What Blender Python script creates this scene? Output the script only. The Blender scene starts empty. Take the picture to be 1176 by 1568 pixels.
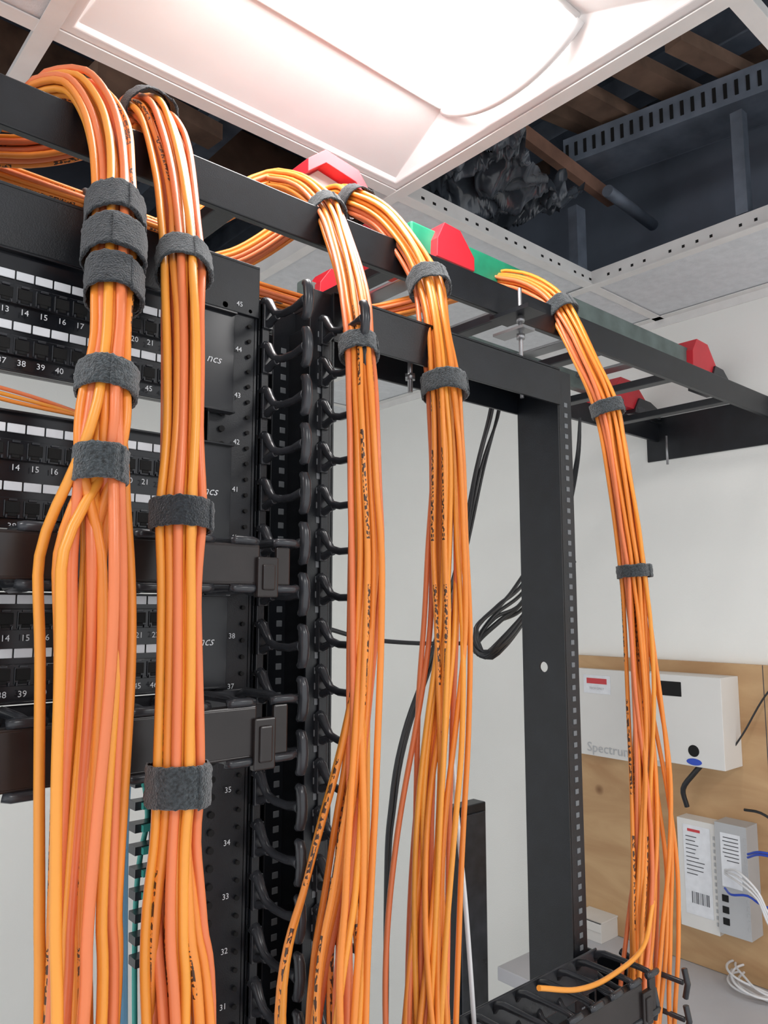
import bpy, bmesh, math, random
from mathutils import Vector, Matrix, noise
random.seed(7)
rad=math.radians
# ---------------------------------------------------------------- survey frame
# world: x runs along the rack row, y runs away from the aisle, z up (metres)
EYE=Vector((0,0,1.8)); YAW=rad(41.2); PIT=rad(7.07); F=1178.0
UP=Vector((0,0,1)); FH=Vector((math.sin(YAW),math.cos(YAW),0)); RT=Vector((math.cos(YAW),-math.sin(YAW),0))
FW=FH*math.cos(PIT)+UP*math.sin(PIT); UC=UP*math.cos(PIT)-FH*math.sin(PIT)
def ray(px,py): return FW+RT*((px-588)/F)+UC*((784-py)/F)
def on_y(px,py,y):
    r=ray(px,py); return EYE+r*(y/r.y)
def on_x(px,py,x):
    r=ray(px,py); return EYE+r*(x/r.x)
def on_z(px,py,z):
    r=ray(px,py); return EYE+r*((z-1.8)/r.z)
def depth(p): return (p-EYE).dot(FW)

# ---------------------------------------------------------------- materials
def mat(name,col,rough=.5,metal=0,nscale=0,namt=.15,bump=0,bscale=200,emit=0,coat=0,sheen=0):
    m=bpy.data.materials.new(name); m.use_nodes=True
    nt=m.node_tree; b=nt.nodes['Principled BSDF']
    b.inputs['Base Color'].default_value=(*col,1); b.inputs['Roughness'].default_value=rough
    b.inputs['Metallic'].default_value=metal
    if coat: b.inputs['Coat Weight'].default_value=coat
    if sheen: b.inputs['Sheen Weight'].default_value=sheen
    tc=nt.nodes.new('ShaderNodeTexCoord')
    if nscale:
        n=nt.nodes.new('ShaderNodeTexNoise'); n.inputs['Scale'].default_value=nscale; n.inputs['Detail'].default_value=5
        nt.links.new(tc.outputs['Object'],n.inputs['Vector'])
        r=nt.nodes.new('ShaderNodeValToRGB')
        r.color_ramp.elements[0].position=.3; r.color_ramp.elements[1].position=.7
        r.color_ramp.elements[0].color=(*[c*(1-namt) for c in col],1)
        r.color_ramp.elements[1].color=(*[min(1,c*(1+namt)) for c in col],1)
        nt.links.new(n.outputs['Fac'],r.inputs['Fac']); nt.links.new(r.outputs['Color'],b.inputs['Base Color'])
    if bump:
        n2=nt.nodes.new('ShaderNodeTexNoise'); n2.inputs['Scale'].default_value=bscale; n2.inputs['Detail'].default_value=4
        nt.links.new(tc.outputs['Object'],n2.inputs['Vector'])
        bp=nt.nodes.new('ShaderNodeBump'); bp.inputs['Strength'].default_value=bump; bp.inputs['Distance'].default_value=.002
        nt.links.new(n2.outputs['Fac'],bp.inputs['Height']); nt.links.new(bp.outputs['Normal'],b.inputs['Normal'])
    if emit:
        b.inputs['Emission Color'].default_value=(*col,1); b.inputs['Emission Strength'].default_value=emit
    return m
M={}
M['black']=mat('black_powdercoat',(.0065,.008,.011),.36,0,40,.3,.12,900)
M['blackgloss']=mat('black_panel_gloss',(.006,.007,.010),.22,0,30,.2)
M['plastic']=mat('black_plastic',(.028,.030,.035),.27,0,30,.3)
M['black_reflected_orange']=mat('manager_cover_black_orange_reflection',(.017,.0125,.012),.28,0,30,.3)  # black cover; brown tint in the base colour stands in for reflected orange
M['hole']=mat('hole_dark',(.002,.002,.002),.8)
M['holegrey']=mat('hole_grey',(.16,.17,.18),.6)
M['white']=mat('label_white',(.78,.80,.83),.5,0,60,.06)
M['ink']=mat('ink_white',(.72,.74,.76),.6)
M['inkdark']=mat('ink_dark',(.05,.05,.06),.6)
M['wall']=mat('wall_paint',(.88,.88,.84),.7,0,3,.02,.2,250)
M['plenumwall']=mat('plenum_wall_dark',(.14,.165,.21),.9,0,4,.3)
M['wallgrey']=mat('worktop_laminate',(.50,.50,.52),.6,0,7,.05,.1,150)
M['tile']=mat('ceiling_tile',(.72,.74,.76),.85,0,60,.06,.5,300)
M['tbar']=mat('t_bar_white',(.80,.79,.77),.45,0,20,.05)
M['pan']=mat('troffer_pan',(.86,.84,.83),.45,0,8,.03)
M['lens']=mat('troffer_lens',(1,.985,.97),.4,emit=18)
M['floor']=mat('floor_concrete',(.45,.45,.47),.6,0,6,.12,.3,80)
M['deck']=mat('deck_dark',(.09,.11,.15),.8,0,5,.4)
M['wood_joist']=mat('joist_wood',(.26,.16,.11),.8,0,12,.4)
M['steel']=mat('galvanised_steel',(.20,.235,.29),.5,.3,14,.3)
M['copper']=mat('plank_brown',(.30,.16,.11),.6,0,14,.3)
M['foil']=mat('black_plastic_sheet',(.06,.07,.085),.15,0,14,.4)
M['velcro']=mat('velcro_grey',(.034,.042,.047),.95,0,450,.8,1.0,700,sheen=.4)
M['velcroblack']=mat('velcro_black',(.016,.020,.025),.95,0,450,.7,1.0,700,sheen=.3)
M['red']=mat('red_plastic',(.66,.025,.04),.35,0,10,.15)
M['green']=mat('green_fibreglass',(.02,.28,.15),.45,0,25,.25)
M['greygreen']=mat('ladder_grey',(.13,.17,.16),.5,0,25,.25)
M['blackcable']=mat('black_cable_jacket',(.015,.016,.018),.4)
M['whitecable']=mat('white_cable_jacket',(.75,.75,.76),.4)
M['bluecable']=mat('blue_cable_jacket',(.26,.55,.82),.45)
M['darkblue']=mat('blue_patch_cord',(.02,.07,.5),.45)
M['teal']=mat('teal_part',(.05,.35,.3),.45)
M['device']=mat('device_white',(.74,.73,.70),.4,0,5,.03)
M['devicegrey']=mat('device_grey',(.46,.47,.48),.4,0,8,.05)
M['labelred']=mat('label_red',(.6,.05,.06),.5)
M['zinc']=mat('zinc_bolt',(.35,.35,.36),.35,.8)
M['card']=mat('carton_white',(.72,.70,.66),.8,0,9,.05)
def wood():
    m=mat('plywood',(.5,.3,.13),.6); nt=m.node_tree; b=nt.nodes['Principled BSDF']
    tc=nt.nodes.new('ShaderNodeTexCoord'); mp=nt.nodes.new('ShaderNodeMapping'); mp.inputs['Scale'].default_value=(1,1.2,4.5)
    w=nt.nodes.new('ShaderNodeTexNoise'); w.inputs['Scale'].default_value=2.6; w.inputs['Detail'].default_value=7; w.inputs['Distortion'].default_value=1.4
    nt.links.new(tc.outputs['Object'],mp.inputs['Vector']); nt.links.new(mp.outputs['Vector'],w.inputs['Vector'])
    r=nt.nodes.new('ShaderNodeValToRGB')
    r.color_ramp.elements[0].position=.3; r.color_ramp.elements[0].color=(.44,.25,.115,1)
    r.color_ramp.elements[1].position=.7; r.color_ramp.elements[1].color=(.60,.39,.20,1)
    nt.links.new(w.outputs['Fac'],r.inputs['Fac'])
    v=nt.nodes.new('ShaderNodeTexVoronoi'); v.inputs['Scale'].default_value=5.5; nt.links.new(tc.outputs['Object'],v.inputs['Vector'])
    k=nt.nodes.new('ShaderNodeValToRGB'); k.color_ramp.elements[0].position=.03; k.color_ramp.elements[1].position=.09
    k.color_ramp.elements[0].color=(.35,.25,.18,1); k.color_ramp.elements[1].color=(1,1,1,1)
    nt.links.new(v.outputs['Distance'],k.inputs['Fac'])
    mx=nt.nodes.new('ShaderNodeMix'); mx.data_type='RGBA'; mx.blend_type='MULTIPLY'; mx.inputs['Factor'].default_value=1
    nt.links.new(r.outputs['Color'],mx.inputs['A']); nt.links.new(k.outputs['Color'],mx.inputs['B'])
    nt.links.new(mx.outputs['Result'],b.inputs['Base Color'])
    return m
M['ply']=wood()
def jacket(name,col,printed=False):
    m=mat(name,col,.34); nt=m.node_tree; b=nt.nodes['Principled BSDF']
    tc=nt.nodes.new('ShaderNodeTexCoord')
    n=nt.nodes.new('ShaderNodeTexNoise'); n.inputs['Scale'].default_value=9
    nt.links.new(tc.outputs['Object'],n.inputs['Vector'])
    mx=nt.nodes.new('ShaderNodeMix'); mx.data_type='RGBA'
    mx.inputs['A'].default_value=(*[c*.86 for c in col],1); mx.inputs['B'].default_value=(*[min(1,c*1.08) for c in col],1)
    nt.links.new(n.outputs['Fac'],mx.inputs['Factor']); out=mx.outputs['Result']
    if printed:
        mp=nt.nodes.new('ShaderNodeMapping'); mp.inputs['Scale'].default_value=(700,7,1)
        nt.links.new(tc.outputs['UV'],mp.inputs['Vector'])
        n2=nt.nodes.new('ShaderNodeTexNoise'); n2.inputs['Scale'].default_value=1; n2.inputs['Detail'].default_value=1
        nt.links.new(mp.outputs['Vector'],n2.inputs['Vector'])
        g=nt.nodes.new('ShaderNodeMath'); g.operation='GREATER_THAN'; g.inputs[1].default_value=.49
        nt.links.new(n2.outputs['Fac'],g.inputs[0])
        sx=nt.nodes.new('ShaderNodeSeparateXYZ'); nt.links.new(tc.outputs['UV'],sx.inputs[0])
        sp_=nt.nodes.new('ShaderNodeMath'); sp_.operation='MULTIPLY_ADD'; sp_.inputs[1].default_value=3.3
        nt.links.new(sx.outputs['X'],sp_.inputs[0]); nt.links.new(sx.outputs['Y'],sp_.inputs[2])
        f0=nt.nodes.new('ShaderNodeMath'); f0.operation='FRACT'; nt.links.new(sp_.outputs[0],f0.inputs[0])
        c=nt.nodes.new('ShaderNodeMath'); c.operation='COMPARE'; c.inputs[1].default_value=.5; c.inputs[2].default_value=.10
        nt.links.new(f0.outputs[0],c.inputs[0])
        s=nt.nodes.new('ShaderNodeMath'); s.operation='MULTIPLY'; s.inputs[1].default_value=20
        nt.links.new(sx.outputs['X'],s.inputs[0])
        fr=nt.nodes.new('ShaderNodeMath'); fr.operation='FRACT'; nt.links.new(s.outputs[0],fr.inputs[0])
        l=nt.nodes.new('ShaderNodeMath'); l.operation='LESS_THAN'; l.inputs[1].default_value=.7; nt.links.new(fr.outputs[0],l.inputs[0])
        a=nt.nodes.new('ShaderNodeMath'); a.operation='MULTIPLY'; nt.links.new(g.outputs[0],a.inputs[0]); nt.links.new(c.outputs[0],a.inputs[1])
        a2=nt.nodes.new('ShaderNodeMath'); a2.operation='MULTIPLY'; nt.links.new(a.outputs[0],a2.inputs[0]); nt.links.new(l.outputs[0],a2.inputs[1])
        m2=nt.nodes.new('ShaderNodeMix'); m2.data_type='RGBA'; m2.inputs['B'].default_value=(.07,.03,.015,1)
        nt.links.new(a2.outputs[0],m2.inputs['Factor']); nt.links.new(out,m2.inputs['A']); out=m2.outputs['Result']
    nt.links.new(out,b.inputs['Base Color'])
    return m
OR=[jacket('orange_jacket_a',(.86,.27,.04)),jacket('orange_jacket_b',(.88,.34,.045)),
    jacket('orange_jacket_c',(.80,.21,.075)),jacket('orange_jacket_printed',(.86,.285,.045),True)]

# ---------------------------------------------------------------- mesh helpers
def empty(name,loc=(0,0,0)):
    e=bpy.data.objects.new(name,None); e.location=loc; e.empty_display_size=.05
    bpy.context.collection.objects.link(e); return e
def setp(o,p):
    if p:
        o.parent=p; o.matrix_parent_inverse=Matrix.Translation(-p.location)
class MB:
    def __init__(s,mats): s.bm=bmesh.new(); s.mats=mats
    def _t(s,fs,mi,smooth=False):
        for f in fs: f.material_index=mi; f.smooth=smooth
    def box(s,x0,x1,y0,y1,z0,z1,mi=0):
        v=[s.bm.verts.new((x,y,z)) for x in (x0,x1) for y in (y0,y1) for z in (z0,z1)]
        q=[(0,1,3,2),(4,6,7,5),(0,4,5,1),(2,3,7,6),(0,2,6,4),(1,5,7,3)]
        s._t([s.bm.faces.new([v[i] for i in k]) for k in q],mi)
    def obox(s,p0,p1,w,h,mi=0,upv=UP):
        p0=Vector(p0);p1=Vector(p1); T=(p1-p0).normalized(); U=T.cross(upv)
        if U.length<1e-4: U=Vector((1,0,0))
        U.normalize(); V=U.cross(T)
        v=[]
        for p in (p0,p1):
            for a,b in ((-1,-1),(1,-1),(1,1),(-1,1)): v.append(s.bm.verts.new(p+U*a*w/2+V*b*h/2))
        q=[(3,2,1,0),(4,5,6,7),(0,1,5,4),(1,2,6,5),(2,3,7,6),(3,0,4,7)]
        s._t([s.bm.faces.new([v[i] for i in k]) for k in q],mi)
    def tube(s,pts,r,seg=8,mi=0,r2=None,u0=None):
        pts=[Vector(p) for p in pts]; n=len(pts)
        rs=r if isinstance(r,(list,tuple)) else [r]*n
        T=[(pts[min(i+1,n-1)]-pts[max(i-1,0)]).normalized() for i in range(n)]
        U=Vector(u0) if u0 else T[0].orthogonal()
        rings=[]
        for i in range(n):
            U=(U-T[i]*U.dot(T[i])).normalized(); V=T[i].cross(U)
            rb=rs[i] if r2 is None else r2
            rings.append([s.bm.verts.new(pts[i]+U*math.cos(2*math.pi*k/seg)*rs[i]+V*math.sin(2*math.pi*k/seg)*rb) for k in range(seg)])
        fs=[]
        for i in range(n-1):
            for k in range(seg):
                fs.append(s.bm.faces.new((rings[i][k],rings[i][(k+1)%seg],rings[i+1][(k+1)%seg],rings[i+1][k])))
        s._t(fs,mi,True)
        s._t([s.bm.faces.new(rings[0][::-1]),s.bm.faces.new(rings[-1])],mi)
    def prism(s,poly,axis,a0,a1,mi=0):
        def mk(p,a):
            if axis==0: return (a,p[0],p[1])
            if axis==1: return (p[0],a,p[1])
            return (p[0],p[1],a)
        A=[s.bm.verts.new(mk(p,a0)) for p in poly]; B=[s.bm.verts.new(mk(p,a1)) for p in poly]
        fs=[s.bm.faces.new(A[::-1]),s.bm.faces.new(B)]
        n=len(poly)
        for i in range(n): fs.append(s.bm.faces.new((A[i],A[(i+1)%n],B[(i+1)%n],B[i])))
        s._t(fs,mi)
    def done(s,name,parent=None,bevel=0,seg=2):
        bmesh.ops.recalc_face_normals(s.bm,faces=s.bm.faces[:])
        me=bpy.data.meshes.new(name); s.bm.to_mesh(me); s.bm.free()
        for m in s.mats: me.materials.append(m)
        o=bpy.data.objects.new(name,me); bpy.context.collection.objects.link(o)
        if bevel:
            b=o.modifiers.new('bevel','BEVEL'); b.width=bevel; b.segments=seg; b.limit_method='ANGLE'; b.angle_limit=rad(50)
        setp(o,parent); return o
def texts(name,items,material,face='y',parent=None,shear=0):
    bm=bmesh.new()
    R=Matrix.Rotation(rad(90),4,'X') if face=='y' else Matrix.Rotation(rad(-90),4,'Z')@Matrix.Rotation(rad(90),4,'X')
    cache={}
    for it in items:
        body,x,y,z,size=it[:5]
        key=(body,size)
        if key not in cache:
            c=bpy.data.curves.new('t','FONT'); c.body=body; c.size=size; c.align_x='CENTER'; c.align_y='CENTER'; c.resolution_u=2
            if body=='ncs': c.shear=.4
            o=bpy.data.objects.new('t',c); bpy.context.collection.objects.link(o); bpy.context.view_layer.update()
            me=bpy.data.meshes.new_from_object(o.evaluated_get(bpy.context.evaluated_depsgraph_get()))
            bpy.data.objects.remove(o); cache[key]=me
        me=cache[key].copy(); me.transform(Matrix.Translation((x,y,z))@R); bm.from_mesh(me); bpy.data.meshes.remove(me)
    me=bpy.data.meshes.new(name); bm.to_mesh(me); bm.free(); me.materials.append(material)
    o=bpy.data.objects.new(name,me); bpy.context.collection.objects.link(o); setp(o,parent); return o
def curve(name,splines,r,mats,parent=None,res=2):
    c=bpy.data.curves.new(name,'CURVE'); c.dimensions='3D'; c.bevel_depth=r; c.bevel_resolution=res; c.use_fill_caps=True
    for m in mats: c.materials.append(m)
    for pts,mi in splines:
        sp=c.splines.new('POLY'); sp.points.add(len(pts)-1); sp.use_smooth=True
        for i,p in enumerate(pts): sp.points[i].co=(*p,1)
        sp.material_index=mi
    o=bpy.data.objects.new(name,c); bpy.context.collection.objects.link(o); setp(o,parent); return o
def smooth(pts,step=.012):
    P=[list(p) for p in pts]; P=[[2*a-b for a,b in zip(P[0],P[1])]]+P+[[2*a-b for a,b in zip(P[-1],P[-2])]]
    out=[]
    for i in range(1,len(P)-2):
        L=(Vector(P[i][:3])-Vector(P[i+1][:3])).length; n=max(3,int(L/step))
        for k in range(n):
            t=k/n
            out.append([.5*((2*b)+(-a+c)*t+(2*a-5*b+4*c-d)*t*t+(-a+3*b-3*c+d)*t**3) for a,b,c,d in zip(P[i-1],P[i],P[i+1],P[i+2])])
    out.append(P[-2]); return out

# ---------------------------------------------------------------- room shell
CZ=2.54; DECK=3.25; XR=1.8; YB=2.4; XL=-2.2; YF=-2.0
b=MB([M['floor']]); b.box(XL,XR+.1,YF,YB+.1,-.1,0); b.done('floor')
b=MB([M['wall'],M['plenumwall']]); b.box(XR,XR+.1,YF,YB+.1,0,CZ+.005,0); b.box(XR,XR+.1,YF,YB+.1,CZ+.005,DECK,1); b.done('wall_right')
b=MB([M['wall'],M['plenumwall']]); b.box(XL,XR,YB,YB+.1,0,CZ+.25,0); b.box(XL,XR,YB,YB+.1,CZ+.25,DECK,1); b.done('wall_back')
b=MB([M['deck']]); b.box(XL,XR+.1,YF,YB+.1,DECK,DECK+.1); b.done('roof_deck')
BX=.27; BY=.36
GX=[BX+.61*i for i in range(-4,3)]
GY=[BY+.61*j for j in range(-3,4)]
xs=GX+[XR]; ys=GY+[YB]
def cell(x,y): return (round((x-BX)/.61),round((y-BY)/.61))
OPEN={(1,0),(0,1),(-1,1),(-2,1),(1,-1)}
TROF_AND_FILL={(0,0),(-1,-2),(1,-2),(-2,0)}  # one troffer is in view; the others are unseen, added to light the room
b=MB([M['tile']])
for i in range(len(xs)-1):
    for j in range(len(ys)-1):
        c=cell(xs[i],ys[j])
        if c in OPEN or c in TROF_AND_FILL or ys[j+1]-ys[j]<.02: continue
        b.box(xs[i]+.004,xs[i+1]-.004,ys[j]+.004,ys[j+1]-.004,CZ+.002,CZ+.016)
b.done('ceiling')
b=MB([M['tbar'],M['hole']])
for y in GY:
    b.box(GX[0],XR,y-.012,y+.012,CZ-.002,CZ); b.box(GX[0],XR,y-.0015,y+.0015,CZ,CZ+.036)
for x in GX:
    b.box(x-.012,x+.012,YF,YB,CZ-.0035,CZ-.0015); b.box(x-.0015,x+.0015,YF,YB,CZ,CZ+.036)
x=GX[-1]
b.box(XR-.024,XR,YF,YB,CZ-.002,CZ); b.box(XR-.003,XR,YF,YB,CZ-.022,CZ)
for k in range(60):
    y=-.1+k*.03
    if k%5: b.box(x-.0022,x+.0022,y,y+.006,CZ+.012,CZ+.018,1)
for k in range(45):
    xx=BX+.64+k*.03
    if k%4: b.box(xx,xx+.008,GY[4]-.0022,GY[4]+.0022,CZ+.014,CZ+.019,1)
b.done('ceiling_grid')
def troffer(ix,iy):
    x0=BX+.61*ix; y0=BY+.61*iy; x1=x0+.61; y1=y0+.61
    e=empty('ceiling_or_fill_light',(x0+.305,y0+.305,CZ))  # shared by the visible light and the added unseen fill troffers
    b=MB([M['pan']])
    bm=b.bm
    def ringv(a,c,z): return [bm.verts.new(p) for p in ((x0+a,y0+c,z),(x1-a,y0+c,z),(x1-a,y1-c,z),(x0+a,y1-c,z))]
    R=[ringv(.002,.002,CZ+.001),ringv(.026,.026,CZ+.001),ringv(.030,.030,CZ+.008),ringv(.060,.175,CZ+.050),ringv(.060,.175,CZ+.062)]
    for i in range(len(R)-1):
        for k in range(4): bm.faces.new((R[i][k],R[i][(k+1)%4],R[i+1][(k+1)%4],R[i+1][k]))
    bm.faces.new(R[-1])
    b.done('housing',e,.002)
    bm=bmesh.new(); n=24; g=[]
    ax0,ax1,ay0,ay1=x0+.063,x1-.063,y0+.178,y1-.178
    for i in range(n+1):
        row=[]
        for j in range(n+1):
            u=i/n*2-1; v=j/n*2-1
            z=CZ+.050-.040*max(0,(1-abs(v)**2.2))*(max(0,1-abs(u)**8))**.5
            row.append(bm.verts.new((ax0+(ax1-ax0)*i/n,ay0+(ay1-ay0)*j/n,z)))
        g.append(row)
    for i in range(n):
        for j in range(n):
            f=bm.faces.new((g[i][j],g[i][j+1],g[i+1][j+1],g[i+1][j])); f.smooth=True
    me=bpy.data.meshes.new('diffuser'); bm.to_mesh(me); bm.free(); me.materials.append(M['lens'])
    o=bpy.data.objects.new('diffuser',me); bpy.context.collection.objects.link(o); setp(o,e)
    b=MB([M['pan']])
    for xx in (ax1-.004,ax0-.012):
        pts=[(xx+.008,ay0+(ay1-ay0)*k/16,CZ+.046-.040*(1-abs(k/8-1)**2.2)) for k in range(17)]
        b.tube(pts,.009,8)
    b.tube([(ax0,ay0,CZ+.048),(ax1,ay0,CZ+.048)],.005,8); b.tube([(ax0,ay1,CZ+.048),(ax1,ay1,CZ+.048)],.005,8)
    b.done('diffuser_rim',e)
for c in TROF_AND_FILL: troffer(*c)

# ---------------------------------------------------------------- plenum
b=MB([M['wood_joist'],M['steel']])
for k in range(8):
    y=-.3+k*.32; b.box(XL,XR,y,y+.045,DECK-.16,DECK,0)
b.done('ceiling_joist')
b=MB([M['steel'],M['hole']])
for k in range(3):
    x=.86+k*.34; b.box(x,x+.06,YF,YB,3.08,3.085,0); b.box(x+.028,x+.032,YF,YB,3.0,3.08,0); b.box(x,x+.06,YF,YB,2.995,3.0,0)
b.done('steel_purlin')
b=MB([M['steel'],M['hole']])
p0=on_z(880,270,2.84); p1=on_z(1240,140,2.84)
b.obox(p0,p1,.12,.004,0); 
T=(p1-p0).normalized(); side=T.cross(UP).normalized()
for sgn in (-1,1):
    b.obox(p0+side*.06*sgn+UP*.03,p1+side*.06*sgn+UP*.03,.004,.065,0)
    n=int((p1-p0).length/.022)
    for k in range(n):
        c=p0+T*(k*.022+.01)+side*(.0625*sgn); b.obox(c+UP*.012,c+UP*.045,.007,.003,1,upv=side)
b.done('cable_tray')
b=MB([M['copper'],M['steel'],M['hole']])
b.obox(on_z(795,200,2.80),on_z(935,305,2.80),.018,.035,0)
b.tube([on_z(930,292,2.765),on_z(1000,345,2.765)],.014,16,1)
b.done('plank_and_conduit')
b=MB([M['steel']])
p=on_z(1140,330,2.58); b.box(p.x-.012,p.x+.012,p.y-.012,p.y+.012,p.z,2.80)
p=on_z(886,418,2.58); b.box(p.x-.018,p.x+.018,p.y-.012,p.y+.012,p.z,2.74)
b.done('hanger_strut')
b=MB([M['wood_joist']])
b.obox(on_z(880,140,2.93),on_z(1000,205,2.93),.055,.03); b.obox(on_z(940,90,2.95),on_z(1060,150,2.95),.055,.03)
b.obox(on_z(800,150,2.97),on_z(1000,235,2.97),.03,.04); b.obox(on_z(1030,60,2.93),on_z(1150,120,2.93),.04,.03)
b.obox(on_z(140,110,2.95),on_z(330,210,2.95),.06,.04)
b.done('timber_blocking')
# sagging crumpled plastic sheet
bm=bmesh.new(); n=130; g=[]; c0=on_z(735,290,2.68)
for i in range(n+1):
    row=[]
    for j in range(n+1):
        u=i/n*2-1; v=j/n*2-1
        q=Vector((u*1.3,v*1.1,.3)); wq=q+.5*Vector((noise.noise(q*1.7),noise.noise(q*1.7+Vector((4,4,4))),0))
        r1=1-abs(noise.noise(wq*2.1))*2.2; r2=1-abs(noise.noise(wq*4.6+Vector((7,1,2))))*2.2; r3=1-abs(noise.noise(wq*10))*2.2
        h=.035*r1+.018*r2+.006*r3
        edge=1+.12*noise.noise(Vector((math.atan2(v,u)*1.2,0,3)))
        z=-.065*(1-(u*u+v*v)*.75)-h
        row.append(bm.verts.new((u*.19*edge+.02*noise.noise(wq*3),v*.165*edge+.02*noise.noise(wq*3+Vector((9,9,9))),z)))
    g.append(row)
for i in range(n):
    for j in range(n):
        f=bm.faces.new((g[i][j],g[i][j+1],g[i+1][j+1],g[i+1][j])); f.smooth=True
me=bpy.data.meshes.new('sheet'); bm.to_mesh(me); bm.free(); me.materials.append(M['foil'])
o=bpy.data.objects.new('crumpled_plastic_sheeting',me); o.location=c0+Vector((0,0,.05)); o.rotation_euler=(.12,-.1,.25); bpy.context.collection.objects.link(o)

# ---------------------------------------------------------------- racks
TOP=2.127
def web_with_hole(name,x,y0,y1,z0,z1,hz,parent):
    b=MB([M['black']]); b.box(x-.0015,x+.0015,y0,y1,z0,z1); o=b.done(name,parent)
    if hz:
        c=bmesh.new(); 
        for z in hz: bmesh.ops.create_cone(c,cap_ends=True,segments=20,radius1=.007,radius2=.007,depth=.02,matrix=Matrix.Translation((x,(y0+y1)/2,z))@Matrix.Rotation(rad(90),4,'Y'))
        me=bpy.data.meshes.new('c'); c.to_mesh(me); c.free(); co=bpy.data.objects.new('c',me); bpy.context.collection.objects.link(co)
        m=o.modifiers.new('b','BOOLEAN'); m.object=co; m.operation='DIFFERENCE'; m.solver='EXACT'
        bpy.context.view_layer.update()
        nm=bpy.data.meshes.new_from_object(o.evaluated_get(bpy.context.evaluated_depsgraph_get()))
        o.modifiers.clear(); o.data=nm; bpy.data.objects.remove(co)
    return o
def rack(x0,x1,fl,left_dir,holes):
    e=empty('equipment_rack',((x0+x1)/2,.65,0))
    b=MB([M['black'],M['holegrey']])
    for x,dr in ((x0,left_dir),(x1,-left_dir)):
        for y in (.62,.688):
            xa,xb=sorted((x,x+dr*fl)); b.box(xa,xb,y,y+.003,.08,TOP)
        if holes:
            z=.12
            while z<TOP-.05:
                xc=x+dr*fl*.55
                b.box(xc-.0035,xc+.0035,.6192,.6204,z,z+.0065,1)
                b.box(xc-.0035,xc+.0035,.6872,.6884,z,z+.0065,1)
                z+=.01482
    for y in (.617,.690):
        b.box(x0-.002,x1+.002,y,y+.004,TOP-.05,TOP)
        ya,yb=(y,y+.03) if y<.65 else (y-.03,y+.004)
        b.box(x0-.002,x1+.002,ya,yb,TOP-.002,TOP+.002)
    for x in (x0,x1):
        b.box(x-.02,x+.03,.50,.84,0,.008); b.box(x-.002,x+.002,.52,.82,.008,.08)
    b.box(x0,x1,.60,.606,.008,.09); b.box(x0,x1,.70,.706,.008,.09)
    b.done('frame',e,.0008)
    return e
rackA=rack(-.125,.378,.047,1,False)
web_with_hole('web_left',-.125,.62,.69,.08,TOP,[],rackA); web_with_hole('web_right',.378,.62,.69,.08,TOP,[],rackA)
rackB=rack(.472,.862,.030,-1,True)
web_with_hole('web_left',.472,.62,.69,.08,TOP,[],rackB)
web_with_hole('web_right',.862,.62,.69,.08,TOP,[.6,1.05,1.72],rackB)
its=[]
for U in range(3,46):
    z=1.641+(U-35)*.04445
    its.append((str(U),.358,.6165,z,.0068))
texts('rack_unit_numbers',its,M['ink'],'y',rackA)
b=MB([M['hole']])
z=.14
while z<2.09:
    b.tube([(.343,.6195,z),(.343,.617,z)],.003,8); b.tube([(.370,.6195,z),(.370,.617,z)],.002,8); z+=.01482
b.done('screw_holes',rackA)

# ---------------------------------------------------------------- patch panels
def port_x(n):
    n=(n-1)%24; return .1655+(n-13)*.0140+((n//6)-2)*.0035
def panel(z0,z1,z_rows):
    e=empty('patch_panel',(.11,.62,(z0+z1)/2))
    b=MB([M['blackgloss'],M['hole'],M['white'],M['plastic']])
    b.box(-.125,.350,.611,.6165,z0,z1,0)
    for r,(zl,zp) in enumerate(z_rows):
        for g in range(4):
            a=port_x(g*6+1)-.0075; c=port_x(g*6+6)+.0075
            b.box(a,c,.6075,.611,zp-.0075,zp+.008,0)
            for k in range(6):
                x=port_x(g*6+k+1)
                b.box(x-.0064,x+.0064,.6095,.6105,zl-.0034,zl+.0034,2)
                b.box(x-.0052,x+.0052,.6069,.6076,zp-.0035,zp+.005,1)
                b.box(x-.0030,x+.0030,.6069,.6076,zp-.0060,zp-.0035,1)
                b.box(x-.0050,x-.0036,.6055,.6069,zp-.0075,zp-.0048,3); b.box(x+.0036,x+.0050,.6055,.6069,zp-.0075,zp-.0048,3)
                b.box(x-.0062,x-.0055,.6060,.6075,zp-.0065,zp+.006,3)
                b.box(x-.003,x+.003,.6062,.6069,zp+.0055,zp+.0072,3)
    b.box(-.125,.350,.606,.611,z0,z0+.0018,0); b.box(-.125,.350,.606,.611,z1-.0018,z1,0)
    b.done('faceplate',e,.0004,1)
    its=[]
    for r,(zl,zp) in enumerate(z_rows):
        for n in range(24): its.append((str(n+1+24*r),port_x(n+1),.6068,zp-.0135,.0066))
    its.append(('ncs',.329,.6105,(z0+z1)/2,.011))
    texts('port_numbers',its,M['ink'],'y',e)
panel(1.976,2.072,[(2.053,2.037),(2.013,1.997)])
panel(1.858,1.947,[(1.934,1.917),(1.890,1.873)])
panel(1.730,1.811,[(1.806,1.791),(1.7665,1.7505)])

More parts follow.
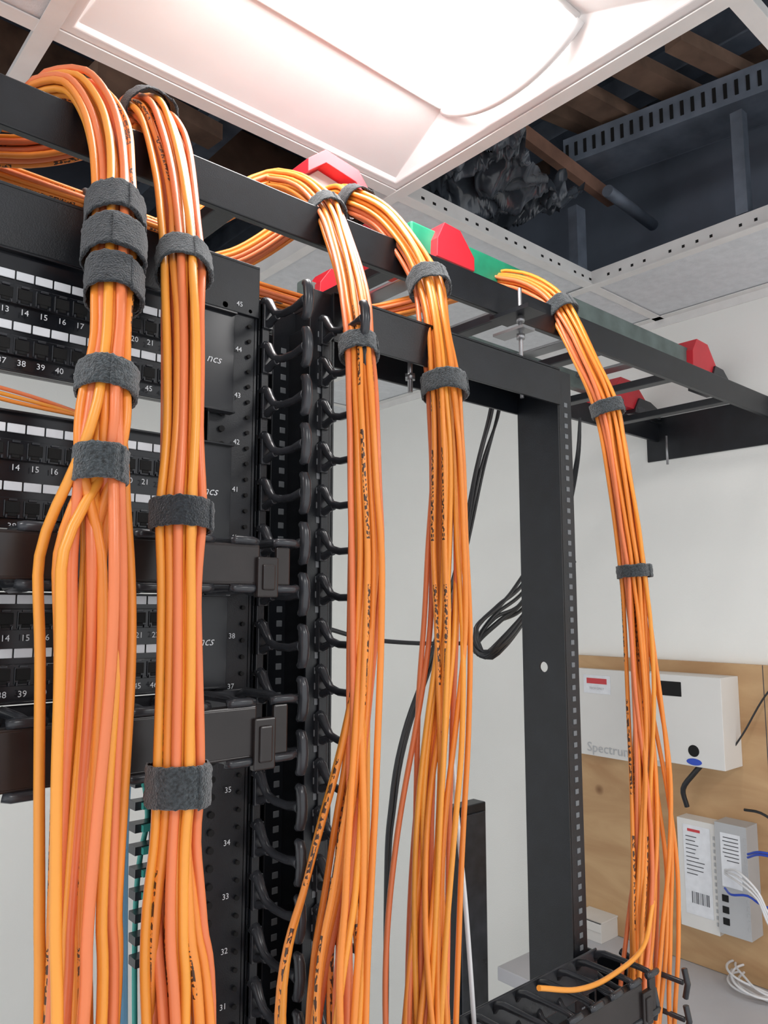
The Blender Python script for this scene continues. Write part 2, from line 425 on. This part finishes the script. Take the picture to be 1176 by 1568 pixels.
# ---------------------------------------------------------------- horizontal cable managers
def hman(x0,x1,z0,z1,yb=.614,yf=.540):
    e=empty('horizontal_cable_manager',((x0+x1)/2,(yb+yf)/2,(z0+z1)/2))
    b=MB([M['black_reflected_orange'],M['plastic']])
    b.box(x0,x1,yb-.003,yb,z0,z1,1)
    b.box(x0,x1-.03,yf,yf+.004,z0+.007,z1-.007,0)
    b.box(x0,x1-.03,yf,yf+.012,z1-.009,z1-.006,0); b.box(x0,x1-.03,yf,yf+.012,z0+.006,z0+.009,0)
    b.box(x1-.034,x1-.014,yf-.004,yf+.003,z0-.004,z1-.016,0); b.box(x1-.014,x1,yf,yf+.004,z0+.006,z1-.007,0)
    b.box(x1-.030,x1-.018,yf-.006,yf-.003,z0+.002,z1-.022,0)
    b.done('cover',e,.0015)
    b=MB([M['plastic']])
    n=max(3,int((x1-x0)/.040))
    for k in range(n+1):
        x=x0+.004+(x1-x0-.008)*k/n
        for z,s in ((z1-.002,1),(z0+.002,-1)):
            b.tube([(x,yb,z-.010*s),(x,yb-.006,z-.003*s),(x,yb-.016,z),(x,yf+.018,z),(x,yf+.008,z-.001*s),(x,yf+.002,z-.003*s)],[.005,.0045,.004,.0036,.0036,.0036],8)
            b.tube([(x-.012,yf+.003,z-.002*s),(x-.007,yf+.001,z-.001*s),(x+.007,yf+.001,z-.001*s),(x+.012,yf+.003,z-.002*s)],.0036,8)
    b.done('fingers',e)
hman(-.12,.368,1.812,1.857)
hman(-.12,.368,1.676,1.7285)
hman(.50,.90,1.315,1.365,.614,.53)

# ---------------------------------------------------------------- vertical cable manager
vm=empty('vertical_cable_manager',(.43,.65,0))
b=MB([M['black']])
b.box(.384,.462,.700,.704,0,2.10); b.box(.384,.387,.624,.70,0,2.10); b.box(.463,.466,.624,.70,0,2.10)
b.box(.384,.392,.617,.622,0,2.10); b.box(.456,.466,.617,.622,0,2.10)
b.box(.385,.465,.62,.76,0,.01)
b.done('channel',vm,.0008)
b=MB([M['plastic']])
for x,yt in ((.389,.548),(.458,.550)):
    z=.30; 
    while z<2.11:
        b.tube([(x,.620,z+.018),(x,.613,z+.015),(x,.608,z+.008),(x,.601,z+.001),(x,.588,z-.002),(x,yt+.022,z-.002),(x,yt+.010,z),(x,yt+.003,z)],[.0060,.0050,.0042,.0038,.0036,.0036,.0042,.0056],10)
        b.tube([(x,.620,z-.006),(x,.612,z-.005),(x,.604,z-.002),(x,.598,z-.002)],[.0048,.0040,.0036,.0034],8)
        b.tube([(x-.001,yt+.007,z-.0170),(x,yt+.003,z-.0155),(x,yt+.001,z-.010),(x,yt,z),(x,yt+.001,z+.010),(x,yt+.003,z+.0155),(x-.001,yt+.007,z+.0170)],[.0028,.0044,.0048,.0048,.0048,.0044,.0028],10)
        b.box(x-.005,x+.005,.614,.624,z-.010,z+.020)
        z+=.04445
b.done('fingers',vm,.0006)

# ---------------------------------------------------------------- overhead ladder runway
RZ0,RZ1=2.219,2.266
rw=empty('overhead_cable_runway',(.6,.84,2.23))
b=MB([M['black']])
for y in (.69,.985): b.box(-.9,XR,y,y+.010,RZ0,RZ1)
x=-.8
while x<1.78: b.box(x,x+.025,.70,.985,RZ0+.003,RZ0+.017); x+=.235
b.box(XR-.006,XR,.66,1.02,2.17,2.28)
b.done('rails_and_rungs',rw,.0015)
b=MB([M['zinc'],M['black']])
p=on_y(797,500,.66); 
b.tube([(p.x,.66,2.09),(p.x,.66,2.25)],.0028,10,0)
for z in (2.11,2.130,2.175,2.20,): b.tube([(p.x,.66,z),(p.x,.66,z+.007)],.0065,6,0)
b.box(p.x-.013,p.x+.013,.645,.70,2.186,2.190,0); b.box(p.x-.02,p.x+.02,.63,.70,2.209,2.215,1)
b.box(p.x-.012,p.x+.012,.628,.69,2.12,2.128,1)
x=.10
b.tube([(x,.655,2.09),(x,.655,2.25)],.003,8,0); b.tube([(x,.655,2.13),(x,.655,2.137)],.0065,6,0)
p=on_y(628,575,.64); b.tube([(p.x,.64,2.05),(p.x,.64,2.12)],.003,8,0); b.tube([(p.x,.64,2.065),(p.x,.64,2.072)],.0065,6,0)
p=on_x(1022,705,1.75); b.tube([(p.x,p.y,p.z-.01),(p.x,p.y,2.22)],.003,8,0)
b.done('j_bolts',rw)

# ---------------------------------------------------------------- ladder lying on the runway
ld=empty('fibreglass_stepladder',(1.15,.9,2.34))
b=MB([M['green'],M['greygreen'],M['red'],M['zinc']])
b.box(.76,1.04,.805,.827,2.335,2.385,0); b.box(1.04,1.70,.805,.827,2.340,2.378,1)
b.box(.70,1.70,1.00,1.022,2.30,2.34,1)
x=.80
while x<1.6: b.box(x,x+.04,.82,1.01,2.325,2.331,3); x+=.22
b.done('rails_and_treads',ld,.003)
b=MB([M['red'],M['zinc'],M['plastic'],M['devicegrey']])
def cap(x0,x1,y0,y1,z0,z1,mi=0):
    dx=(x1-x0)
    b.prism([(x0,z0),(x0+dx*.02,z1-.03),(x0+dx*.2,z1),(x0+dx*.62,z1-.002),(x1,z0+.022),(x1,z0)],1,y0,y1,mi)
b.prism([(.575,2.415),(.605,2.440),(.665,2.432),(.735,2.35),(.735,2.32),(.722,2.33),(.660,2.412),(.606,2.420),(.575,2.395)],1,.815,.865,0)
b.prism([(.580,2.33),(.580,2.395),(.606,2.418),(.645,2.412),(.645,2.33)],1,.835,.840,3)
b.box(.658,.666,.820,.828,2.31,2.415,3)
b.prism([(.70,2.30),(.70,2.36),(.722,2.328),(.76,2.30)],1,.82,.85,0)
cap(.800,.885,.79,.835,2.335,2.395); 
cap(1.60,1.72,.79,.84,2.32,2.398); cap(1.68,1.77,.785,.845,2.30,2.35,2)
cap(.72,.84,.985,1.03,2.29,2.365); cap(1.58,1.73,.975,1.04,2.28,2.35); cap(1.50,1.58,.975,1.04,2.27,2.30,0); cap(1.66,1.78,.97,1.04,2.27,2.31,2)
b.done('end_caps',ld,.003)

# ---------------------------------------------------------------- cable bundles
def pt(px,py,y,h):
    p=on_y(px,py,y); return (p.x,p.y,p.z,h*depth(p)/F)
def strap(path,U,idx,width,R,parent,m,off=(0,0),seed=0,tab=True):
    P=[Vector(p[:3]) for p in path]
    def at(sd):
        i=idx; rem=abs(sd); st=1 if sd>0 else -1
        while 0<i+st<len(P)-1 and rem>(P[i+st]-P[i]).length:
            rem-=(P[i+st]-P[i]).length; i+=st
        j=i+st; d=(P[j]-P[i]); return P[i]+d.normalized()*rem, i
    Tc=(P[idx+1]-P[idx-1]).normalized(); u=U[idx]; v=Tc.cross(u)
    mb=MB([m]); seg=64
    def band(w,Rr,a0,a1,th,shift):
        full=(a1-a0)>=2*math.pi-1e-3; ns=seg if full else max(8,int(seg*(a1-a0)/(2*math.pi)))
        rows=[]
        prof=[(-.5,-.6),(-.5,.6),(-.46,1),(-.38,1.1),(-.24,1.0),(-.1,1.0),(.04,1.05),(.18,1.0),(.32,1.1),(.42,1.05),(.47,1),(.5,.6),(.5,-.6)]
        for (l,hh) in prof:
            c,i=at(l*w+shift); ring=[]
            for k in range(ns if full else ns+1):
                a=a0+(a1-a0)*k/ns
                lump=1+.02*math.sin(3*a+seed)+.02*math.sin(5*a+seed*2)
                r=Rr*lump+th*hh
                q=c+u*(off[0]+math.cos(a)*r)+v*(off[1]+math.sin(a)*r)
                q+=Vector((noise.noise(q*300),noise.noise(q*300+Vector((5,5,5))),noise.noise(q*300-Vector((9,2,1)))))*.0010
                q+=Vector((noise.noise(q*900),noise.noise(q*900+Vector((5,5,5))),noise.noise(q*900-Vector((9,2,1)))))*.0006
                ring.append(mb.bm.verts.new(q))
            rows.append(ring)
        m_=len(rows[0]); fs=[]
        for r in range(len(rows)-1):
            for k in range(m_ if full else m_-1):
                fs.append(mb.bm.faces.new((rows[r][k],rows[r][(k+1)%m_],rows[r+1][(k+1)%m_],rows[r+1][k])))
        if not full:
            mb.bm.faces.new([r[0] for r in rows]); mb.bm.faces.new([r[-1] for r in rows][::-1])
        for f in fs: f.smooth=True
    band(width,R,0,2*math.pi,.0012,0)
    if tab:
        a1=.9+seed%1.2; band(width*.96,R+.0012,a1-2.2,a1,.0013,width*.05)
    mb.done('hook_and_loop_strap',parent)
def bundle(pts,n,straps,loose,rc=.0028,tail=(0,0),seed=1,qs=None,wlen=.22):
    rnd=random.Random(seed)
    pts=list(pts); l=pts[-1]
    pts.append((l[0]+tail[0],l[1]+tail[1],l[2]-.35,l[3]*1.05)); pts.append((l[0]+tail[0]*1.5,l[1]+tail[1]*1.3,l[2]-.75,l[3]*1.1))
    path=smooth(pts,.012); N=len(path); P=[Vector(p[:3]) for p in path]
    T=[(P[min(i+1,N-1)]-P[max(i-1,0)]).normalized() for i in range(N)]
    U=[None]*N; u=Vector((1,0,0))
    for i in range(N-1,-1,-1):
        u=(u-T[i]*u.dot(T[i])).normalized(); U[i]=u
    S=[0]
    for i in range(1,N): S.append(S[-1]+(P[i]-P[i-1]).length)
    def near(px,py,y):
        q=on_y(px,py,y); return min(range(N),key=lambda i:(P[i]-q).length)
    si=[near(*s[:3]) for s in straps]; li=near(*loose)
    e=empty('orange_cable_bundle',tuple(P[N//2]))
    tight=[1.0]*N
    for i in range(N):
        dmin=min(abs(S[i]-S[k]) for k in si); tight[i]=min(1,max(0,(dmin-.012)/.05))
    spl=[]
    for k in range(n):
        r=math.sqrt((k+.5)/n); th=k*2.39996+rnd.uniform(-.1,.1); px_,py_=r*math.cos(th),r*math.sin(th)
        q=((k*0.61803+rnd.uniform(-.08,.08))%1*2-1,rnd.uniform(-1,1))
        if qs: q=(qs[k%len(qs)]+rnd.uniform(-.10,.10),q[1])
        else: q=(.5*q[0]+.5*px_,.6*q[1]+.4*py_)
        ph=[rnd.uniform(0,6.28) for _ in range(4)]; fr=[rnd.uniform(5,11),rnd.uniform(5,11)]
        line=[]
        for i in range(N):
            R=max(.004,path[i][3]-rc)
            w=min(1,max(0,(S[i]-S[li])/wlen)); w=w*w*(3-2*w)
            wob=.11*tight[i]*(1-w)+.24*w
            a=px_*(1-w)+q[0]*w+wob*math.sin(S[i]*fr[0]+ph[0])
            c=py_*(1-w)+q[1]*w+wob*math.sin(S[i]*fr[1]+ph[1])
            Rv=min(R,.018+.010*w)
            u=U[i]; v=T[i].cross(u)
            line.append(P[i]+u*a*R+v*c*Rv)
        mi=rnd.choice([0,0,1,1,2,2,3,3])
        spl.append((line,mi))
    curve('cables',spl,rc,OR,e,3)
    for j,s in enumerate(straps):
        i=si[j]; R=path[i][3]*(s[4] if len(s)>4 else 1.0)+.0002
        o=(s[5] if len(s)>5 else (0,0))
        strap(path,U,i,s[3],R,e,M['velcroblack'] if (len(s)>6 and s[6]) else M['velcro'],o,seed+j*1.7)
    return e,path,U
R0=.018; ZL=2.262
O0=(0,0)
B1,p1_,_=bundle([(-.5,.775,ZL,R0),(.0,.775,ZL,R0),(.11,.772,ZL+.008,R0),pt(40,165,.775,36),pt(75,142,.75,38),pt(125,140,.71,40),pt(160,185,.665,42),pt(174,250,.61,38),
  pt(176,330,.57,38),pt(174,400,.545,38),pt(172,455,.53,36),pt(170,520,.515,34),pt(163,585,.505,40),pt(158,650,.50,50),pt(155,715,.497,60),pt(150,850,.495,68),pt(147,1000,.49,66),pt(137,1200,.49,64),
  pt(130,1400,.485,64),pt(128,1620,.485,70)],20,
  [(176,338,.57,.034,1.08,O0,True),(174,389,.55,.037,1.14,O0,True),(172,437,.535,.032,1.08,O0,True),(163,585,.505,.0215,1.05),(152,715,.497,.0235,.60,(-.003,.006))],(160,600,.50),seed=3,
  qs=[-.98,-.5,-.35,-.15,0,.1,.3,.45,.94,-.9,-.1,.55,-.25,-.82],wlen=.12,rc=.0034)
B2,_,_=bundle([(-.5,.82,ZL,R0),(.08,.82,ZL,R0),(.20,.815,ZL+.008,R0),pt(175,195,.795,34),pt(205,175,.76,36),pt(235,180,.715,38),pt(255,225,.67,39),pt(270,300,.61,36),
  pt(279,390,.565,38),pt(281,450,.54,38),pt(283,550,.52,38),pt(281,680,.505,38),pt(277,790,.50,43),pt(275,900,.495,39),pt(275,1050,.49,40),pt(273,1200,.485,44),pt(268,1290,.485,42),
  pt(264,1420,.48,54),pt(264,1620,.48,66)],20,
  [(228,177,.73,.022,1.0,O0,True),(279,402,.56,.0275,1.02),(277,790,.50,.021,1.02,O0,True),(273,1200,.485,.026,1.02)],(270,1225,.485),seed=5,wlen=.2,rc=.0033)
B3,_,_=bundle([(-.5,.86,ZL,R0),(.28,.86,ZL,R0),(.40,.855,ZL+.008,R0),pt(395,288,.815,24),pt(430,283,.79,24),pt(465,293,.75,24),pt(500,325,.70,25),pt(522,380,.645,24),pt(540,450,.60,25),
  pt(549,535,.565,27),pt(555,640,.545,27),pt(558,750,.535,30),pt(561,850,.53,35),pt(558,980,.525,38),pt(550,1150,.52,44),pt(536,1350,.515,62),pt(520,1600,.51,90)],20,
  [(503,328,.70,.023,1.05),(549,537,.565,.0215,1.02)],(555,720,.54),seed=8,wlen=.45,rc=.0029,qs=[-.90,-.5,-.3,-.1,.05,.2,.4,.6,.95,-.2,.3,-.6,.0])
B4,_,_=bundle([(-.5,.905,ZL,R0),(.36,.905,ZL,R0),(.50,.90,ZL+.008,R0),pt(500,308,.83,22),pt(543,312,.76,25),pt(588,335,.72,26),pt(628,383,.68,27),pt(656,435,.65,29),pt(670,510,.62,29),
  pt(680,592,.605,33),pt(687,700,.595,35),pt(686,830,.59,38),pt(684,960,.585,42),pt(672,1120,.58,52),pt(662,1300,.575,62),pt(660,1600,.57,74)],23,
  [(545,313,.76,.022,1.05,O0,True),(658,438,.65,.0245,1.05),(680,592,.605,.0245,1.02)],(684,640,.60),seed=11,wlen=.4,rc=.0030)
B5,_,_=bundle([(-.5,.945,ZL,R0),(.60,.94,ZL,R0),(.76,.92,ZL+.006,R0),pt(740,436,.83,18),pt(785,433,.78,19),pt(825,447,.73,21),pt(858,475,.69,22),pt(895,545,.65,22),pt(930,626,.625,23),
  pt(951,740,.61,22),pt(970,875,.60,24),pt(977,960,.595,25),pt(985,1080,.59,34),pt(992,1200,.585,44),pt(995,1320,.58,54),pt(990,1440,.58,58),pt(984,1620,.575,60)],22,
  [(858,475,.69,.025,1.05),(930,627,.625,.021,1.03),(970,876,.60,.018,1.02)],(972,890,.60),seed=14,wlen=.3,rc=.0030)
sp=smooth([tuple(on_y(1000,1380,.57)),tuple(on_y(985,1450,.555)),tuple(on_y(935,1495,.545)),tuple(on_y(885,1515,.535)),tuple(on_y(825,1513,.53))],.01)
curve('stray_cable',[(sp,1)],.0029,OR,B5)
rs=MB([M['velcroblack']])
for x,y in ((.30,.862),(.05,.88),(.44,.905)):
    rs.tube([(x-.012,y,ZL),(x-.010,y,ZL),(x+.010,y,ZL),(x+.012,y,ZL)],[.0180,.0198,.0198,.0180],24)
rs.done('runway_straps',B3)
sp=[]
for k in range(3):
    sp.append((smooth([(-.2,.60-.004*k,1.966+.004*k),(.05,.600,1.962+.003*k),(.16,.602,1.952+.004*k),(.23,.62,1.953),(.28,.66,1.957)],.01),k))
curve('orange_patch_cord',sp,.0016,OR)

# white and black data cables
sp=smooth([tuple(on_y(690,1100,.60)),tuple(on_y(700,1250,.60)),tuple(on_y(714,1400,.60)),tuple(on_y(728,1600,.60)),tuple(on_y(735,1750,.60))],.01)
curve('white_data_cable',[(sp,0)],.0026,[M['whitecable']])
sp=[]; rr=random.Random(21)
for k in range(6):
    o=rr.uniform(0,16); d=rr.uniform(-.02,.02)
    sp.append((smooth([tuple(on_y(757+o,590,.95+d)),tuple(on_y(748+o,640,.96+d)),tuple(on_y(728+o*rr.uniform(.5,1.4),720,.97+d)),tuple(on_y(700+o*rr.uniform(0,1.5),860,.98)),tuple(on_y(660+o*.5,1000,.98+d)),tuple(on_y(618+o*rr.uniform(.2,.9),1120,.98)),tuple(on_y(598+o*.5,1230,.98)),tuple(on_y(590+o*.3,1400,.98)),tuple(on_y(590,2100,.98))],.02),0))
for k in range(8):
    o=rr.uniform(0,34); j=lambda: rr.uniform(-5,5)
    sp.append((smooth([tuple(on_y(850,800+o*2,.86)),tuple(on_y(800+j(),885+o*1.3+j(),.80)),tuple(on_y(762+j(),925+o*.9+j(),.77)),tuple(on_y(728+j(),962+o*.9,.75)),tuple(on_y(742+j(),1002+o*.1+j(),.74)),tuple(on_y(775+j(),985-o*.3+j(),.74)),tuple(on_y(820,930-o*.3,.78)),tuple(on_y(880,860,.80))],.012),0))
sp.append((smooth([tuple(on_y(500,962,.8)),tuple(on_y(560,978,.8)),tuple(on_y(640,985,.8)),tuple(on_y(730,985,.78))],.015),0))
for k in range(4):
    sp.append((smooth([tuple(on_y(888,640,.90-.01*k)),tuple(on_y(886-k,700,.88)),tuple(on_y(872-2*k,780,.84)),tuple(on_y(850,860,.80)),tuple(on_y(840,1000,.78))],.015),0))
curve('black_data_cables',sp,.0030,[M['blackcable']])
sp=[]
for k in range(7):
    sp.append((smooth([tuple(on_y(182+k*3,1150,.80)),tuple(on_y(176+k*3,1260,.80)),tuple(on_y(174+k*3,1400,.80)),tuple(on_y(174+k*3,1650,.80)),tuple(on_y(175+k*3,2300,.80))],.02),0))
sp.append((smooth([tuple(on_y(218,1180,.76)),tuple(on_y(226,1250,.76)),tuple(on_y(212,1330,.76)),tuple(on_y(206,1480,.76)),tuple(on_y(210,1900,.76))],.02),1))
sp.append((smooth([tuple(on_y(505,1280,.78)),tuple(on_y(500,1400,.78)),tuple(on_y(490,1600,.78))],.02),0))
curve('blue_data_cables',sp,.0028,[M['bluecable'],M['teal']])
b=MB([M['plastic'],M['teal'],M['black']])
for k in range(9):
    p=on_y(222,1195+k*34,.74); b.box(p.x-.012,p.x+.012,.735,.75,p.z-.005,p.z+.003,0); b.box(p.x-.006,p.x+.004,.73,.736,p.z-.004,p.z+.002,1)
p=on_y(232,1190,.75); b.box(p.x+.004,p.x+.012,.745,.76,0,p.z+.02,2)
b.done('cable_bracket')

p=on_y(700,1238,1.30); q=on_y(744,1238,1.30)
b=MB([M['black'],M['plastic']]); b.box(p.x,q.x,1.30,1.34,0,p.z); b.box(p.x+.006,q.x-.006,1.295,1.30,.03,p.z-.02,1); b.done('flat_equipment_case',None,.003)
vm2=empty('vertical_cable_manager',(.95,.65,0))
b=MB([M['black'],M['plastic']])
b.box(.905,.985,.70,.704,0,1.32); b.box(.905,.909,.62,.70,0,1.32); b.box(.981,.985,.62,.70,0,1.32); b.box(.90,.99,.55,.76,0,.01)
for x in (.907,.983):
    z=.3
    while z<1.33:
        b.tube([(x,.63,z+.01),(x,.61,z+.003),(x,.59,z),(x,.54,z)],[.005,.004,.0035,.0035],8,1); b.tube([(x,.538,z-.018),(x,.534,z),(x,.538,z+.018)],.004,8,1); z+=.04445
b.done('channel_and_fingers',vm2,.0008)

# ---------------------------------------------------------------- right wall: worktop, plywood and devices
WT=.985
b=MB([M['wallgrey'],M['device'],M['zinc']])
b.box(1.43,XR-.001,.02,1.24,WT-.03,WT,0); b.box(1.47,XR-.001,.05,1.20,.08,WT-.03,1); b.box(1.49,XR-.001,.07,1.18,0,.08,0)
for k in range(3):
    y0=.06+k*.38; b.box(1.455,1.47,y0,y0+.37,.10,WT-.05,1); b.tube([(1.445,y0+.30,.60),(1.445,y0+.30,.72)],.005,8,2)
b.done('worktop_cabinet',None,.002)
XS=XR-.018
b=MB([M['ply'],M['inkdark']]); b.box(XS,XR-.0005,.10,1.255,WT+.001,1.672,0); b.box(XS-.0004,XS+.001,.755,.757,WT+.01,1.672,1); b.done('plywood_backboard',None,.0005)
b=MB([M['card'],M['inkdark']])
p=on_z(905,1440,WT); b.box(p.x,p.x+.10,p.y-.03,p.y+.05,WT,WT+.045,0); b.box(p.x-.003,p.x,p.y-.032,p.y+.052,WT+.025,WT+.049,0); b.box(p.x-.003,p.x+.103,p.y-.032,p.y+.052,WT+.045,WT+.049,0)
b.done('small_carton',None,.001)
e=empty('flat_network_enclosure',(XS,1.11,1.53))
b=MB([M['device'],M['white'],M['labelred']])
b.box(XS-.022,XS,1.00,1.232,1.420,1.640,0); b.box(XS-.0235,XS-.022,1.13,1.21,1.578,1.625,1); b.box(XS-.0240,XS-.0235,1.14,1.20,1.603,1.617,2)
b.done('housing',e,.004)
texts('lettering',[('Spectrum',XS-.0232,1.14,1.440,.034),('TECH ONLY',XS-.0245,1.17,1.591,.008)],M['devicegrey'],'x',e)
e=empty('wall_network_terminal',(XS-.04,.90,1.53))
b=MB([M['device'],M['hole'],M['darkblue']])
b.box(XS-.085,XS,.812,1.012,1.446,1.645,0)
b.box(XS-.0865,XS-.084,.905,.965,1.597,1.630,1)
b.tube([(XS-.084,.882,1.480),(XS-.0865,.882,1.480)],.013,20,1)
b.tube([(XS-.084,.882,1.456),(XS-.0865,.882,1.456)],.018,24,2,r2=.0075,u0=(0,1,0))
b.done('housing',e,.006,3)
def swi(y0,y1,z0,z1,x,lab,name,mt):
    e=empty(name,(x,(y0+y1)/2,(z0+z1)/2))
    b=MB([mt,M['white'],M['inkdark'],M['labelred'],M['devicegrey'],M['hole']])
    b.box(x,XS,y0,y1,z0,z1,0)
    r=random.Random(4)
    if lab:
        b.box(x-.001,x,y0+.012,y1-.014,z0+.03,z1-.012,1)
        for k in range(10):
            z=z1-.038-k*.009; b.box(x-.0016,x-.001,y1-.020-r.uniform(.02,.045),y1-.020,z,z+.0018,2)
        b.box(x-.0018,x-.001,y1-.055,y1-.025,z1-.026,z1-.020,3)
        for k in range(12):
            y=y0+.02+k*.0035; b.box(x-.0016,x-.001,y,y+r.choice([.001,.002]),z0+.055,z0+.08,2)
    else:
        b.box(x-.001,x,y0+.014,y1-.012,z0+.10,z1-.02,1)
        for k in range(7):
            z=z1-.030-k*.008; b.box(x-.0016,x-.001,y0+.018,y1-.016-r.uniform(0,.01),z,z+.0018,2)
        for k in range(3): b.box(x-.0016,x+.001,y1-.024,y1-.010,z0+.02+k*.024,z0+.034+k*.024,5)
    for k in range(14): b.box(x-.0012,x,y0+.002,y0+.006,z0+.02+k*.014,z0+.028+k*.014,4)
    b.done('housing',e,.002)
swi(.862,.952,1.082,1.318,XS-.045,True,'wall_power_supply',M['device'])
swi(.788,.858,1.095,1.328,XS-.055,False,'wall_media_converter',M['devicegrey'])
def wc(name,pts,r,m):
    curve(name,[(smooth([tuple(p) for p in pts],.01),0)],r,[m])
wc('power_cord',[on_x(1080,1165,1.74),on_x(1062,1185,1.73),on_x(1046,1208,1.73),on_x(1052,1235,1.74)],.006,M['blackcable'])
wc('black_wall_cable',[on_x(1120,1150,1.75),on_x(1140,1120,1.76),on_x(1176,1060,1.77),on_x(1230,1010,1.77)],.002,M['blackcable'])
wc('black_wall_cable',[on_x(1140,1240,1.73),on_x(1165,1245,1.72),on_x(1200,1265,1.72),on_x(1250,1275,1.74)],.003,M['blackcable'])
for k in range(3):
    wc('white_wall_cable',[on_x(1110,1332+k*3,1.715),on_x(1130,1335+k*8,1.66),on_x(1160,1365+k*6,1.65),on_x(1185,1410+k*8,1.66),on_x(1240,1440,1.7)],.0024,M['whitecable'])
for k in range(2):
    wc('blue_patch_cord',[on_x(1145,1308+k*5,1.71),on_x(1165,1305+k*4,1.68),on_x(1210,1315+k*5,1.68)],.0024,M['darkblue'])
wc('blue_patch_cord',[on_x(1110,1360,1.715),on_x(1120,1370,1.67),on_x(1145,1372,1.66),on_x(1176,1390,1.66),on_x(1240,1395,1.7)],.0024,M['darkblue'])
c=on_z(1172,1505,WT+.015); pts=[]
for k in range(190):
    a=k*.2; r=.060+.014*math.sin(k*.37)
    pts.append(Vector((c.x+math.cos(a)*r*1.1,c.y+math.sin(a)*r,WT+.006+.020*(.5+.5*math.sin(k*.11))+.01*math.sin(a))))
wc('coiled_white_cable',pts,.0026,M['whitecable'])

# ---------------------------------------------------------------- light, camera
w=bpy.data.worlds.new('room_ambient'); bpy.context.scene.world=w; w.use_nodes=True
bg=w.node_tree.nodes['Background']; bg.inputs[0].default_value=(.95,.97,1,1); bg.inputs[1].default_value=1.35
cam=bpy.data.cameras.new('camera'); cam.sensor_fit='HORIZONTAL'; cam.sensor_width=36; cam.lens=36*F/1176; cam.clip_start=.02
co=bpy.data.objects.new('camera',cam); co.location=EYE; co.rotation_euler=(rad(90)+PIT,0,-YAW)
bpy.context.collection.objects.link(co); bpy.context.scene.camera=co
bpy.context.scene.view_settings.view_transform='Standard'
bpy.context.scene.view_settings.look='None'
